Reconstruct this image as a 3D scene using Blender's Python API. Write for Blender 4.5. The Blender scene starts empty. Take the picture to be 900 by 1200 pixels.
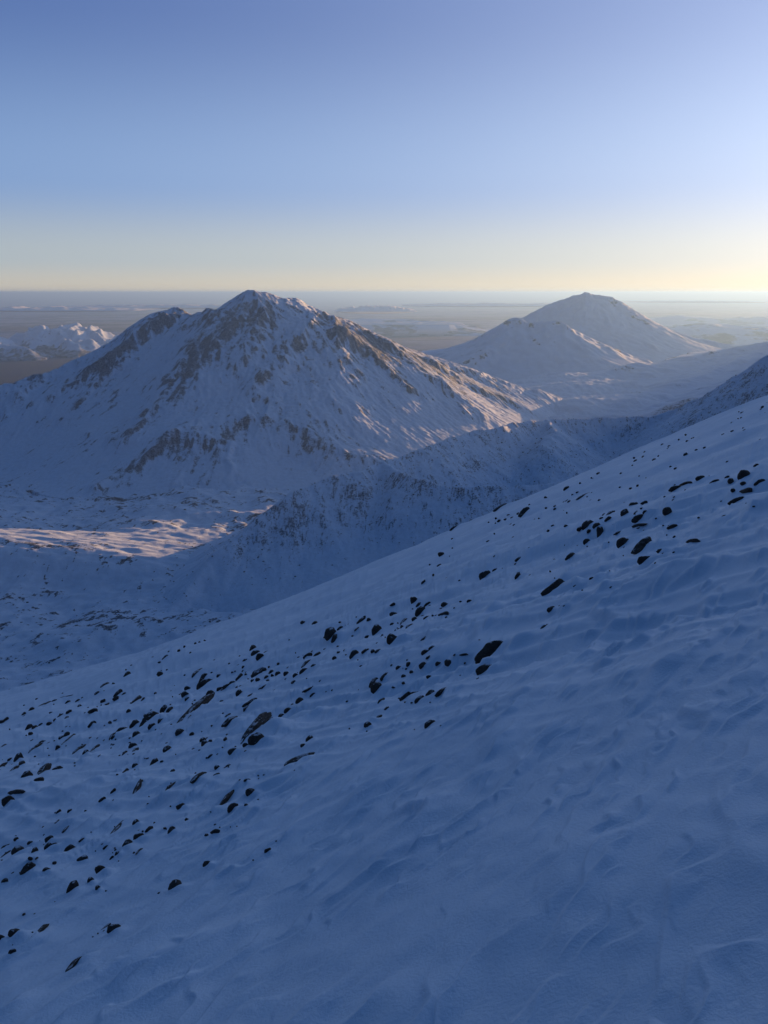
import bpy, math, random
import numpy as np
from mathutils import Vector, Matrix

scn = bpy.context.scene
col = scn.collection
rad = math.radians

# ------------------------------------------------------------------ camera
PITCH = rad(15.95)                      # the phone is tilted down, the horizon lies high in the frame
CP, SP = math.cos(PITCH), math.sin(PITCH)
cam = bpy.data.cameras.new('camera')
cam.sensor_fit = 'HORIZONTAL'; cam.sensor_width = 36; cam.lens = 36
cam.clip_start = 0.1; cam.clip_end = 900000
camo = bpy.data.objects.new('camera', cam); col.objects.link(camo)
camo.rotation_euler = (rad(90) - PITCH, 0, 0)
scn.camera = camo

def ray(px, py):
    u = (px - 450) / 900; v = (600 - py) / 900
    return u, CP + v * SP, -SP + v * CP
def at(px, py, Y):
    u, y, z = ray(px, py)
    return u / y * Y, Y, z / y * Y
def project(x, y, z):
    d = y * CP - z * SP
    up = y * SP + z * CP
    return 450 + 900 * x / d, 600 - 900 * up / d, d

# ------------------------------------------------------------------ noise
def make_perm(seed):
    r = np.random.RandomState(seed)
    p = r.permutation(512)
    a = r.rand(512) * 2 * np.pi
    return p, np.cos(a), np.sin(a)
PERMS = {}
def perlin(x, y, seed=0):
    if seed not in PERMS: PERMS[seed] = make_perm(seed)
    p, gx, gy = PERMS[seed]
    xi = np.floor(x).astype(np.int64); yi = np.floor(y).astype(np.int64)
    xf = x - xi; yf = y - yi
    u = xf * xf * xf * (xf * (xf * 6 - 15) + 10); v = yf * yf * yf * (yf * (yf * 6 - 15) + 10)
    def g(ix, iy, dx, dy):
        h = p[(p[ix & 511] + iy) & 511]
        return gx[h] * dx + gy[h] * dy
    a = g(xi, yi, xf, yf); b = g(xi + 1, yi, xf - 1, yf)
    c = g(xi, yi + 1, xf, yf - 1); d = g(xi + 1, yi + 1, xf - 1, yf - 1)
    return (a + u * (b - a) + v * ((c + u * (d - c)) - (a + u * (b - a)))) * 1.5
def fbm(x, y, octv=5, seed=0, gain=.5, lac=2.03):
    s = 0; a = 1
    for i in range(octv):
        s = s + a * perlin(x, y, seed + i); x = x * lac + 17.3; y = y * lac + 5.1; a *= gain
    return s
def ridged(x, y, octv=5, seed=0, gain=.5, lac=2.03):
    s = 0; a = 1; w = 1
    for i in range(octv):
        n = 1 - np.abs(perlin(x, y, seed + i)); n = n * n
        s = s + a * n * w; w = np.clip(n * 1.3, 0, 1); x = x * lac + 11.7; y = y * lac + 3.9; a *= gain
    return s
def sstep(a, b, x):
    t = np.clip((x - a) / (b - a), 0, 1); return t * t * (3 - 2 * t)
def blur(Z, n=1):
    for _ in range(n):
        Z = np.pad(Z, 1, mode='edge')
        Z = (Z[:-2, 1:-1] + 2 * Z[1:-1, 1:-1] + Z[2:, 1:-1]) / 4
        Z = np.pad(Z, ((0, 0), (1, 1)), mode='edge')
        Z = (Z[:, :-2] + 2 * Z[:, 1:-1] + Z[:, 2:]) / 4
    return Z

def erode(Z, cell, seed, batches=4, n=25000, steps=64, ero=.35, dep=.25, cap=4., inertia=.12, mask=None):
    """rain drops that run downhill and carve gullies, all drops of a batch at once"""
    rs = np.random.RandomState(seed); Z = Z / cell; H, W = Z.shape
    for b in range(batches):
        x = rs.rand(n) * (W - 3) + 1; y = rs.rand(n) * (H - 3) + 1
        dx = np.zeros(n); dy = np.zeros(n); vel = np.ones(n); wat = np.ones(n); sed = np.zeros(n)
        live = np.ones(n, bool)
        for s in range(steps):
            xi = x.astype(int); yi = y.astype(int); fx = x - xi; fy = y - yi
            i00 = yi * W + xi; f = Z.ravel()
            a, bb, c, d = f[i00], f[i00 + 1], f[i00 + W], f[i00 + W + 1]
            gx = (bb - a) * (1 - fy) + (d - c) * fy; gy = (c - a) * (1 - fx) + (d - bb) * fx
            h = a * (1 - fx) * (1 - fy) + bb * fx * (1 - fy) + c * (1 - fx) * fy + d * fx * fy
            dx = dx * inertia - gx * (1 - inertia); dy = dy * inertia - gy * (1 - inertia)
            l = np.hypot(dx, dy) + 1e-9; dx /= l; dy /= l
            nx = x + dx; ny = y + dy
            live &= (nx > 1) & (nx < W - 3) & (ny > 1) & (ny < H - 3)
            nx = np.clip(nx, 1, W - 3); ny = np.clip(ny, 1, H - 3)
            xj = nx.astype(int); yj = ny.astype(int); gx2 = nx - xj; gy2 = ny - yj; j = yj * W + xj
            h2 = f[j] * (1 - gx2) * (1 - gy2) + f[j + 1] * gx2 * (1 - gy2) + f[j + W] * (1 - gx2) * gy2 + f[j + W + 1] * gx2 * gy2
            dh = h2 - h
            capy = np.maximum(-dh, .01) * vel * wat * cap
            up = dh > 0
            amt = np.where(up, np.minimum(dh, sed), np.where(sed > capy, (sed - capy) * dep, -np.minimum((capy - sed) * ero, -dh)))
            amt = np.where(live, amt, 0)
            if mask is not None: amt = amt * mask.ravel()[i00]
            sed = sed - amt
            up_ = f.copy()
            for o, wgt in ((0, (1 - fx) * (1 - fy)), (1, fx * (1 - fy)), (W, (1 - fx) * fy), (W + 1, fx * fy)):
                up_ += np.bincount(i00 + o, weights=np.clip(amt, -.06, .06) * wgt, minlength=H * W)
            Z = up_.reshape(H, W)
            vel = np.sqrt(np.maximum(vel * vel - dh * 2, .05)); vel = np.minimum(vel, 3); wat *= .97
            x, y = nx, ny
    return Z * cell

def streaks(Z, seed, n=9, fine=1):
    """random specks smeared down the slope: the way stones and wind-blown snow line up on a mountainside"""
    rs = np.random.RandomState(seed); H, W = Z.shape
    q = blur(rs.randn(H, W), fine); gy, gx = np.gradient(blur(Z, 3)); l = np.hypot(gx, gy) + 1e-9; gx /= l; gy /= l
    out = q.copy()
    for sg in (1, -1):
        y, x = np.meshgrid(np.arange(H, dtype=float), np.arange(W, dtype=float), indexing='ij')
        for i in range(n):
            yi = np.clip(y.round().astype(int), 0, H - 1); xi = np.clip(x.round().astype(int), 0, W - 1)
            x = x + sg * gx[yi, xi]; y = y + sg * gy[yi, xi]
            yi = np.clip(y.round().astype(int), 0, H - 1); xi = np.clip(x.round().astype(int), 0, W - 1)
            out += q[yi, xi]
    return out / out.std()

# ------------------------------------------------------------------ mesh helpers
def grid_mesh(name, X, Y, Z, mat, attrs=None, wrap=False, label=None, kind='structure', smooth=True):
    H, W = X.shape
    me = bpy.data.meshes.new(name)
    co = np.stack([X, Y, Z], -1).reshape(-1, 3).astype(np.float32)
    i = np.arange(H * W).reshape(H, W)
    if wrap: i = np.concatenate([i, i[:, :1]], 1)
    q = np.stack([i[:-1, :-1], i[:-1, 1:], i[1:, 1:], i[1:, :-1]], -1).reshape(-1, 4)
    me.vertices.add(len(co)); me.vertices.foreach_set('co', co.ravel())
    me.loops.add(q.size); me.loops.foreach_set('vertex_index', q.ravel().astype(np.int32))
    me.polygons.add(len(q)); me.polygons.foreach_set('loop_start', np.arange(0, q.size, 4, dtype=np.int32))
    me.polygons.foreach_set('use_smooth', np.full(len(q), smooth))
    me.update(calc_edges=True)
    for k, a in (attrs or {}).items():
        at_ = me.attributes.new(k, 'FLOAT', 'POINT'); at_.data.foreach_set('value', a.ravel().astype(np.float32))
    me.materials.append(mat)
    o = bpy.data.objects.new(name, me); col.objects.link(o)
    if kind: o['kind'] = kind
    if label: o['label'] = label
    o['category'] = name.replace('_', ' ')
    return o

# ------------------------------------------------------------------ materials
def mat_new(name):
    m = bpy.data.materials.new(name); m.use_nodes = True
    nt = m.node_tree; return m, nt, nt.nodes['Principled BSDF']
def N(nt, t, **kw):
    n = nt.nodes.new(t)
    for k, v in kw.items():
        if k in n.inputs.keys() if isinstance(k, str) else False: n.inputs[k].default_value = v
        else: setattr(n, k, v)
    return n
def math_(nt, op, a, b=None, c=None, clamp=False):
    n = nt.nodes.new('ShaderNodeMath'); n.operation = op; n.use_clamp = clamp
    for i, v in enumerate((a, b, c)):
        if v is None: continue
        if isinstance(v, (int, float)): n.inputs[i].default_value = v
        else: nt.links.new(v, n.inputs[i])
    return n.outputs[0]
def noise(nt, vec, scale, detail=4, rough=.55, dist=0.):
    n = nt.nodes.new('ShaderNodeTexNoise'); n.inputs['Scale'].default_value = scale
    n.inputs['Detail'].default_value = detail; n.inputs['Roughness'].default_value = rough; n.inputs['Distortion'].default_value = dist
    nt.links.new(vec, n.inputs['Vector']); return n.outputs['Fac']
def mapr(nt, v, a, b, c=0., d=1., smooth=True):
    n = nt.nodes.new('ShaderNodeMapRange'); n.clamp = True
    if smooth: n.interpolation_type = 'SMOOTHSTEP'
    for i, k in enumerate(('From Min', 'From Max', 'To Min', 'To Max')): n.inputs[k].default_value = (a, b, c, d)[i]
    nt.links.new(v, n.inputs['Value']); return n.outputs[0]
def mixc(nt, f, a, b):
    n = nt.nodes.new('ShaderNodeMix'); n.data_type = 'RGBA'
    for s, v in ((n.inputs[0], f), (n.inputs[6], a), (n.inputs[7], b)):
        if isinstance(v, (int, float)): s.default_value = v
        elif isinstance(v, tuple): s.default_value = (*v, 1)
        else: nt.links.new(v, s)
    return n.outputs[2]

SNOW = (.60, .70, .83)
ROCK_A, ROCK_B = (.024, .026, .034), (.055, .056, .066)

def mountain_mat(name, scale, amp=1.1, bump=0., soft=.07, dust=.35, aniso=None, snow=SNOW, ra=ROCK_A, rb=ROCK_B):
    """snow with bare rock where the vertex value 'rock' lets it through, broken up by noise"""
    m, nt, b = mat_new(name)
    pos = nt.nodes.new('ShaderNodeNewGeometry').outputs['Position']
    at_ = nt.nodes.new('ShaderNodeAttribute'); at_.attribute_name = 'rock'
    vec = pos
    if aniso:
        mp = nt.nodes.new('ShaderNodeMapping'); mp.inputs['Scale'].default_value = aniso[0]; mp.inputs['Rotation'].default_value = (0, 0, aniso[1])
        nt.links.new(pos, mp.inputs['Vector']); vec = mp.outputs[0]
    n1 = noise(nt, vec, scale, 5, .68)
    n2 = noise(nt, pos, scale * .17, 4, .6)
    f = math_(nt, 'ADD', n1, math_(nt, 'MULTIPLY', math_(nt, 'SUBTRACT', n2, .5), .5))
    f = math_(nt, 'ADD', f, math_(nt, 'MULTIPLY', math_(nt, 'SUBTRACT', at_.outputs['Fac'], .5), amp))
    mask = mapr(nt, f, .5 - soft, .5 + soft)
    rc = mixc(nt, noise(nt, pos, scale * 2.3, 3, .6), ra, rb)
    rc = mixc(nt, mapr(nt, noise(nt, pos, scale * 1.3, 4, .6), .38, .66, 0, dust), rc, snow)     # powder lying in the cracks
    sc = mixc(nt, mapr(nt, noise(nt, pos, scale * .35, 4, .6), .3, .7), tuple(c * .9 for c in snow), snow)
    nt.links.new(mixc(nt, mask, sc, rc), b.inputs['Base Color'])
    b.inputs['Roughness'].default_value = .75
    b.inputs['Specular IOR Level'].default_value = .2
    if bump:
        bp = nt.nodes.new('ShaderNodeBump'); bp.inputs['Strength'].default_value = bump; bp.inputs['Distance'].default_value = .3 / scale
        nt.links.new(math_(nt, 'ADD', noise(nt, vec, scale * .8, 5, .6), math_(nt, 'MULTIPLY', mask, .25)), bp.inputs['Height'])
        nt.links.new(bp.outputs[0], b.inputs['Normal'])
    return m

# ================================================================== light and sky
SKY_STOPS = [(0, (.52, .48, .41)), (.04, (.35, .42, .48)), (.125, (.165, .295, .55)), (.31, (.040, .110, .34)), (.55, (.012, .070, .22)), (1, (.006, .050, .148))]
GLOW_W = 25
SUN_AZ, SUN_EL = rad(42), rad(3.2)
sdir = Vector((math.sin(SUN_AZ) * math.cos(SUN_EL), math.cos(SUN_AZ) * math.cos(SUN_EL), math.sin(SUN_EL)))
sun = bpy.data.lights.new('sun', 'SUN'); sun.energy = 5.0; sun.angle = rad(.5); sun.color = (1, .53, .21)
suno = bpy.data.objects.new('sun', sun); col.objects.link(suno)
suno.rotation_euler = sdir.to_track_quat('Z', 'Y').to_euler()

w = bpy.data.worlds.new('World'); scn.world = w; w.use_nodes = True
nt = w.node_tree; bg = nt.nodes['Background']
sky = nt.nodes.new('ShaderNodeTexSky'); sky.sky_type = 'NISHITA'; sky.sun_disc = False
sky.sun_elevation = SUN_EL; sky.sun_rotation = SUN_AZ; sky.altitude = 1500
sky.air_density = 1.0; sky.dust_density = .4; sky.ozone_density = 3.0
# the clear dusk dome: deep blue overhead, paler to the horizon, a wide bright glow round the hidden sun
tc = nt.nodes.new('ShaderNodeTexCoord'); sp = nt.nodes.new('ShaderNodeSeparateXYZ')
nt.links.new(tc.outputs['Generated'], sp.inputs[0])
def world_ramp(fac, stops):
    r = nt.nodes.new('ShaderNodeValToRGB'); r.color_ramp.interpolation = 'EASE'
    for i, (p, c) in enumerate(stops):
        e = r.color_ramp.elements[i] if i < 2 else r.color_ramp.elements.new(p)
        e.position = p; e.color = (*c, 1)
    nt.links.new(fac, r.inputs[0]); return r.outputs[0]
def vmix(mode, f, a, b):
    n = nt.nodes.new('ShaderNodeMix'); n.data_type = 'RGBA'; n.blend_type = mode
    for s_, v in ((n.inputs[0], f), (n.inputs[6], a), (n.inputs[7], b)):
        if isinstance(v, (int, float)): s_.default_value = v
        elif isinstance(v, tuple): s_.default_value = (*v, 1)
        else: nt.links.new(v, s_)
    return n.outputs[2]
dome = world_ramp(sp.outputs[2], SKY_STOPS)
dp = nt.nodes.new('ShaderNodeVectorMath'); dp.operation = 'DOT_PRODUCT'
nrm = nt.nodes.new('ShaderNodeVectorMath'); nrm.operation = 'NORMALIZE'
nt.links.new(tc.outputs['Generated'], nrm.inputs[0]); nt.links.new(nrm.outputs[0], dp.inputs[0]); dp.inputs[1].default_value = sdir
ang = math_(nt, 'ARCCOSINE', math_(nt, 'MULTIPLY', dp.outputs['Value'], .99999))
glow = math_(nt, 'EXPONENT', math_(nt, 'MULTIPLY', ang, -1 / rad(GLOW_W)))
lowness = math_(nt, 'EXPONENT', math_(nt, 'MULTIPLY', math_(nt, 'MAXIMUM', sp.outputs[2], 0.), -6.5))
gcol = vmix('MIX', lowness, (.78, .94, 1.22), (1.36, 1.04, .62))
gl = vmix('MULTIPLY', 1., gcol, glow)
away = mapr(nt, ang, rad(75), rad(170), 1., .45)
total = vmix('ADD', 1., vmix('MULTIPLY', 1., dome, away), gl)
nish = vmix('MULTIPLY', 1., sky.outputs[0], (.05, .05, .055))
total = vmix('MIX', .15, total, nish)
nt.links.new(total, bg.inputs['Color'])
bg.inputs['Strength'].default_value = .5

scn.view_settings.view_transform = 'Standard'; scn.view_settings.look = 'None'
scn.view_settings.gamma = 1; scn.view_settings.exposure = 1.2
scn.render.engine = 'CYCLES'
scn.cycles.use_denoising = True
scn.cycles.max_bounces = 5; scn.cycles.diffuse_bounces = 3; scn.cycles.volume_bounces = 0

# ================================================================== ridge-built mountains
def poly_dist(X, Y, P):
    """distance to a 3D polyline seen from above, and the height of the nearest point"""
    best = np.full(X.shape, 1e12); zz = np.zeros(X.shape)
    for (x0, y0, z0), (x1, y1, z1) in zip(P[:-1], P[1:]):
        dx, dy = x1 - x0, y1 - y0
        t = np.clip(((X - x0) * dx + (Y - y0) * dy) / (dx * dx + dy * dy + 1e-9), 0, 1)
        d = np.hypot(X - x0 - t * dx, Y - y0 - t * dy)
        k = d < best; best = np.where(k, d, best); zz = np.where(k, z0 + t * (z1 - z0), zz)
    return best, zz
def tents(X, Y, ridges, base):
    H = np.full(X.shape, -1e9)
    for pts, k, p, *fl in ridges:
        fl = fl[0] if fl else 0
        P = [at(*q) for q in pts]
        # every segment is its own tent: a low point of a ridge must not cap what a high one gives
        for a, b in zip(P[:-1], P[1:]):
            n = max(1, int(abs(a[2] - b[2]) / 25))
            for j in range(n):
                q0 = [a[i] + (b[i] - a[i]) * j / n for i in range(3)]; q1 = [a[i] + (b[i] - a[i]) * (j + 1) / n for i in range(3)]
                d, z = poly_dist(X, Y, [q0, q1])
                rise = np.maximum(z - base, 1)
                if fl: d = np.maximum(d - fl, 0) + .22 * np.minimum(d, fl)        # a broad back instead of a sharp crest
                H = np.maximum(H, base + rise * np.clip(1 - d / (k * rise), 0, 1) ** p)
    return H
def slope_of(Z, cell):
    gy, gx = np.gradient(Z, cell); return np.hypot(gx, gy)
def blobs(X, Y, Z, items):
    """patches of bare rock, each at its own place on the mountain face"""
    px, py, _ = project(X, Y, Z); out = np.zeros(X.shape)
    for (bx, by, rx, ry, ang, val) in items:
        near = np.hypot(px - bx, py - by) < 4
        if not near.any(): continue
        yy = np.where(near, Y, 1e9); i = np.unravel_index(np.argmin(yy), yy.shape)
        m = Y[i] / 900.
        a = rad(ang); dx = (X - X[i]) / m; dz = (Z - Z[i]) / m
        uu = (dx * math.cos(a) + dz * math.sin(a)) / (rx * 1.2); vv = (-dx * math.sin(a) + dz * math.cos(a)) / (ry * 1.25)
        dd = uu * uu + vv * vv + ((Y - Y[i]) / 500.) ** 2
        out = out + val * np.exp(-dd * 1.1)
    return out

def fit_skyline(X, Y, Z, sky, dc, width, sm=4, it=4):
    """raise or lower the crest so that the skyline runs through the heights read from the photograph"""
    tx = np.array([q[0] for q in sky], float); ty = np.array([q[1] for q in sky], float)
    x0, x1 = int(tx[0]), int(tx[-1]); n = x1 - x0 + 1
    for _ in range(it):
        px, py, d = project(X, Y, Z)
        b = np.round(px).astype(int) - x0; k = (b >= 0) & (b < n) & (Z > -1000)
        top = np.full(n, 1e9); np.minimum.at(top, b[k], py[k])
        df = top - np.interp(np.arange(n) + x0, tx, ty); df = np.where(np.abs(df) < 60, df, 0)
        ker = np.ones(sm) / sm; df = np.convolve(np.pad(df, sm, mode='edge'), ker, 'same')[sm:-sm]
        fall = np.clip(np.minimum(px - x0, x1 - px) / 25, 0, 1)
        Z = Z + .8 * np.interp(px, np.arange(n) + x0, df) * d / 900 * np.exp(-(dc / width) ** 2) * fall
    return Z
def crest_dist(X, Y, ridges):
    dc = np.full(X.shape, 1e9)
    for pts, *_ in ridges: dc = np.minimum(dc, poly_dist(X, Y, [at(*q) for q in pts])[0])
    return dc

def valley_z(X, Y):
    z = -690 + 26 * fbm(X / 420, Y / 420, 4, 3) + 7 * ridged(X / 130, Y / 130, 4, 9)
    z = z + 90 * sstep(500, 1500, X) * sstep(3000, 4300, Y)      # the pass lies higher
    z = z - 500 * sstep(5200, 11000, Y)
    return z

# ---- main mountain
BASE = -700
c = 4.6
X, Y = np.meshgrid(np.arange(-3000, 1500, c), np.arange(2350, 5200, c))
wx = 16 * fbm(X / 180, Y / 180, 5, 21); wy = 16 * fbm(X / 180, Y / 180, 5, 31)
RIDGES = [
 ([(299,341,4000),(291,340.5,4000),(283,344,4000),(268,353,4000),(255,361,4030),(246,362,4040),(235,367,4040),(226,369,4040),(214,362,4000),(204,359,4000),(192,364,3970),(175,368,3950),(150,384,3900),(130,401,3850),(100,417,3750),(60,433,3650),(20,446,3550),(-80,470,3400),(-250,500,3300)], 1.85, 1.3),
 ([(291,340.5,4000),(299,341,4000),(309,342,4030),(322,345,4060),(335,350,4090),(347,349,4130),(360,356,4130),(380,366,4100),(388,371,4090),(402,374,4150),(430,386,4250),(470,405,4350),(520,421,4450),(560,434,4500),(600,449,4550),(640,465,4600),(690,500,4650)], 1.85, 1.3, 140),
]
Z = tents(X + wx, Y + wy, RIDGES, BASE)
Z = blur(Z, 2)
def locate(bx, by):
    px, py, _ = project(X, Y, Z); near = np.hypot(px - bx, py - by) < 5
    if not near.any(): return None
    i = np.unravel_index(np.argmin(np.where(near, Y, 1e9)), Y.shape); return (X[i], Y[i], 0)
RIBS = [([(385,371),(366,383),(352,393),(345,405),(325,425),(298,452)], 42, 70), ([(395,379),(402,392),(405,404),(400,414)], 50, 85), ([(402,405),(400,430),(393,465),(385,490)], 26, 210),
 ([(405,404),(430,412),(458,432),(482,458)], 34, 75), ([(440,393),(470,416),(500,441),(540,466),(568,486)], 36, 75), ([(500,420),(545,446),(590,466),(628,484)], 30, 65), ([(470,408),(488,425),(520,450),(545,480)], 20, 55),
 ([(200,364),(182,384),(150,408),(120,430),(85,455),(40,482)], 46, 95), ([(150,424),(120,446),(92,472)], 34, 80), ([(178,372),(160,395),(130,415)], 26, 60),
 ([(250,364),(240,390),(215,430),(190,470),(165,500),(150,520)], 34, 100), ([(292,342),(275,380),(250,410),(235,440)], 26, 80), ([(300,345),(312,370),(305,395),(285,420)], 24, 70),
 ([(235,497),(205,515),(170,545),(120,572)], 34, 90), ([(205,515),(240,512),(268,525),(272,552)], 28, 70), ([(232,520),(225,545),(205,562)], 18, 45), ([(255,524),(250,548),(240,565)], 16, 45),
 ([(285,492),(310,490),(350,502),(378,514),(402,530),(455,542)], 26, 65), ([(100,505),(125,512),(150,510)], 20, 60), ([(30,440),(55,445),(20,470)], 26, 70),
 ([(340,388),(330,412),(315,440)], -30, 100), ([(335,528),(350,546)], -34, 110), ([(190,400),(165,445),(125,500)], -26, 110), ([(270,440),(240,480)], -16, 100), ([(430,440),(460,490)], -16, 90), ([(365,410),(340,450)], -14, 80)]
P_ = [[locate(*q) for q in pts] for pts, A, w_ in RIBS]
dc = np.full(X.shape, 1e9)
for pts, *_ in RIDGES: dc = np.minimum(dc, poly_dist(X + wx, Y + wy, [at(*q) for q in pts])[0])
off = sstep(0, 110, dc)                              # ribs start below the crest and leave the skyline alone
for (pts, A, w_), P in zip(RIBS, P_):
    P = [q for q in P if q]
    if len(P) < 2: continue
    d, _ = poly_dist(X + 1.6 * wx, Y + 1.6 * wy, P)
    Z = Z + off * A * np.exp(-(np.sqrt(d * d + 25) / w_) * 1.5)
hr = np.clip((Z - BASE) / 700, 0, 1)
Z = Z + (ridged(X / 150 + wx / 60, Y / 150 + wy / 60, 5, 41) - .95) * 24 * (hr ** .6 * (1 - .75 * hr ** 1.5))
Z = erode(Z, c, 5, batches=5, n=60000, steps=90)
ln = streaks(Z, 77, 26, 2)
Z = Z + 1.5 * ln * sstep(.04, .2, hr) + fbm(X / 22, Y / 22, 4, 61) * 3.0 * hr ** .4 + 16 * np.maximum(fbm(X / 42, Y / 90, 3, 63), 0) * np.exp(-dc / 45) * (X < -830) * sstep(.6, .8, hr)
Z = fit_skyline(X, Y, Z, [(70,428),(100,416),(130,400),(150,384),(162,376),(175,368),(186,365),(196,363),(203,360),(209,360),(215,363),(221,367),(226,369),(231,366),(236,367),(241,362),(247,362),(251,364),(256,361),(262,357),(268,353),(276,348),(284,343),(290,340),(298,340),(304,342),(311,342),(318,344),(325,347),(332,350),(338,349),(347,349),(354,352),(360,357),(372,362),(381,366),(387,371),(394,371),(402,373),(412,376),(420,381),(430,386),(445,393),(470,405),(495,413),(520,421),(560,434),(600,449),(630,461)], dc, 170)
Z = np.where(Z < BASE + 6, BASE - 40, Z)
sl = slope_of(blur(Z, 2), c)
conv = blur(Z, 2) - blur(Z, 40)
st = streaks(Z, 7, 5); st2 = streaks(Z, 8, 18, 2)
RB = [ # px, py, rx, ry, angle, amount
 (160,392,60,12,35,.42),(190,372,28,9,20,.35),(125,418,45,8,32,.35),(225,366,30,6,5,.35),(100,440,40,6,30,.25),
 (295,362,45,22,0,.34),(270,380,40,20,30,.3),(235,412,34,16,45,.3),(250,395,50,22,40,.28),(215,435,34,12,45,.28),(185,478,32,8,45,.38),(165,495,20,6,45,.3),
 (118,452,36,20,30,.38),(40,440,26,13,15,.34),(290,412,24,16,40,.36),(318,432,26,8,42,.48),(345,400,18,12,20,.3),
 (402,386,44,11,-22,.42),(380,398,40,10,10,.34),(420,425,34,14,-25,.28),(450,398,60,10,-22,.34),
 (510,428,70,12,-24,.38),(580,455,70,12,-24,.36),(470,438,34,8,-38,.36),(540,468,40,8,-34,.3),(445,415,22,8,-20,.3),
 (200,520,74,12,28,.28),(150,550,54,10,38,.36),(118,513,28,9,20,.38),(60,540,16,6,10,.35),(235,535,50,24,0,.26),
 (280,495,22,8,40,.32),(310,492,26,8,10,.30),(350,510,38,8,-25,.28),(385,535,32,16,-30,.26),(430,530,44,10,-28,.30),
 (370,465,46,34,40,.16),(330,455,40,8,40,.2),
]
bl = blobs(X, Y, Z, RB)
cov = .12 + .20 * sstep(.6, 1.1, sl) + .09 * np.clip(conv / 14, -1, 1) + .12 * fbm(X / 190, Y / 190, 4, 71) + .62 * bl
rk = cov + .17 * st + .10 * st2 + .10 * fbm(X / 30, Y / 30, 3, 73)
M_main = mountain_mat('mountain_snow_and_rock', .2, .9, bump=.6, soft=.12, dust=.5)
mountain = grid_mesh('mountain', X, Y, Z, M_main, {'rock': rk}, label='broad snowy mountain with dark rock bands and a sharp pale summit')
ZM, XM0, YM0, CM = Z, X[0, 0], Y[0, 0], c

# ---- rounded lower hill and the high volcano behind it
c = 14
X, Y = np.meshgrid(np.arange(-500, 3600, c), np.arange(6000, 9800, c))
wx = 50 * fbm(X / 500, Y / 500, 4, 121); wy = 50 * fbm(X / 500, Y / 500, 4, 131)
D = [([(606,372,7500),(598,374,7500),(585,383,7480),(560,396,7450),(530,408,7400),(500,417,7350),(440,440,7300)], 2.6, 1.4),
     ([(606,372,7500),(616,377,7450),(640,377,7400),(655,376,7380),(668,384,7400),(690,395,7420),(720,408,7450),(752,419,7500),(800,440,7500)], 2.5, 1.35),
     ([(640,377,7400),(645,395,7150),(640,415,6900),(632,430,6700)], 2.3, 1.3),
     ([(606,373,7500),(585,395,7150),(560,412,6900),(540,425,6750)], 2.2, 1.3)]
Z = blur(tents(X + wx, Y + wy, D, -740), 1)
hr = np.clip((Z + 740) / 650, 0, 1)
Z = Z + (ridged(X / 420, Y / 420, 5, 141) - .9) * 75 * hr * (1 - .5 * hr) + fbm(X / 90, Y / 90, 4, 151) * 14 * hr ** .5
Z = blur(erode(Z, c, 15, batches=3, n=15000, steps=70), 1)
Z = fit_skyline(X, Y, Z, [(530,408),(545,402),(560,395),(572,388),(585,381),(594,375),(599,373),(606,372),(611,374),(618,378),(628,378),(640,377),(655,376),(662,379),(668,384),(680,390),(690,395),(705,402),(720,408),(745,418)], crest_dist(X, Y, D[:2]), 350)
Z = np.where(Z < -734, -800, Z)
sl = slope_of(Z, c); conv = blur(Z, 5) - blur(Z, 22)
rk = .08 + .05 * streaks(Z, 17, 6) + .3 * sstep(.5, 1.0, sl) + .22 * np.clip(conv / 18, -.6, 1) + .14 * fbm(X / 300, Y / 300, 4, 161) + blobs(X, Y, Z, [(545,415,30,8,20,.3),(640,395,18,10,0,.2),(600,378,10,5,0,.25),(720,405,25,5,-25,.3)])
M_far = mountain_mat('far_mountain_snow', .022, 1.0, dust=.5)
grid_mesh('hill', X, Y, Z, M_far, {'rock': rk}, label='rounded snow covered hill in front of the pale volcano')

c = 20
X, Y = np.meshgrid(np.arange(-1400, 7200, c), np.arange(7800, 14500, c))
wx = 60 * fbm(X / 700, Y / 700, 4, 221); wy = 60 * fbm(X / 700, Y / 700, 4, 231)
V = [([(688,344,10600),(676,346,10600),(660,351,10580),(640,358,10550),(618,369,10500),(590,384,10450),(560,397,10400),(520,410,10300),(470,420,10200)], 3.1, 2.0),
     ([(688,344,10600),(700,346,10650),(716,348,10650),(722,350,10650),(737,359,10700),(760,372,10800),(790,387,10900),(820,396,11000),(850,402,11000),(900,412,11000)], 3.0, 2.0),
     ([(700,346,10650),(712,362,10350),(730,380,10000),(745,395,9700),(765,405,9400)], 2.5, 1.5),
     ([(688,345,10600),(680,370,10100),(676,395,9600),(680,412,9100)], 2.6, 1.5),
     ([(730,356,10650),(752,375,10450),(780,395,10150),(810,408,9900)], 2.2, 1.4)]
Z = blur(tents(X + .5 * wx, Y + .5 * wy, V, -850), 1)
hr = np.clip((Z + 850) / 850, 0, 1)
th = np.arctan2(Y - 10600, X - at(695,345,10600)[0])
Z = Z + (ridged(th * 3.2 + wx / 90, np.hypot(X - 2800, Y - 10600) / 1500 + wy / 90, 5, 241) - .9) * 60 * hr * (1 - .8 * hr) + fbm(X / 160, Y / 160, 4, 251) * 13 * hr ** .5
Z = erode(Z, c, 25, batches=2, n=15000, steps=90)
Z = fit_skyline(X, Y, Z, [(585,386),(600,378),(615,371),(628,364),(640,358),(650,354),(660,351),(668,348),(675,346),(681,345),(685,343),(690,343),(694,345),(700,346),(710,347),(717,348),(722,351),(729,354),(737,359),(748,366),(760,373),(775,381),(790,388),(805,393),(825,399)], crest_dist(X, Y, V[:2]), 600)
Z = np.where(Z < -838, -1200, Z)
sl = slope_of(Z, c); conv = blur(Z, 4) - blur(Z, 18)
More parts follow.
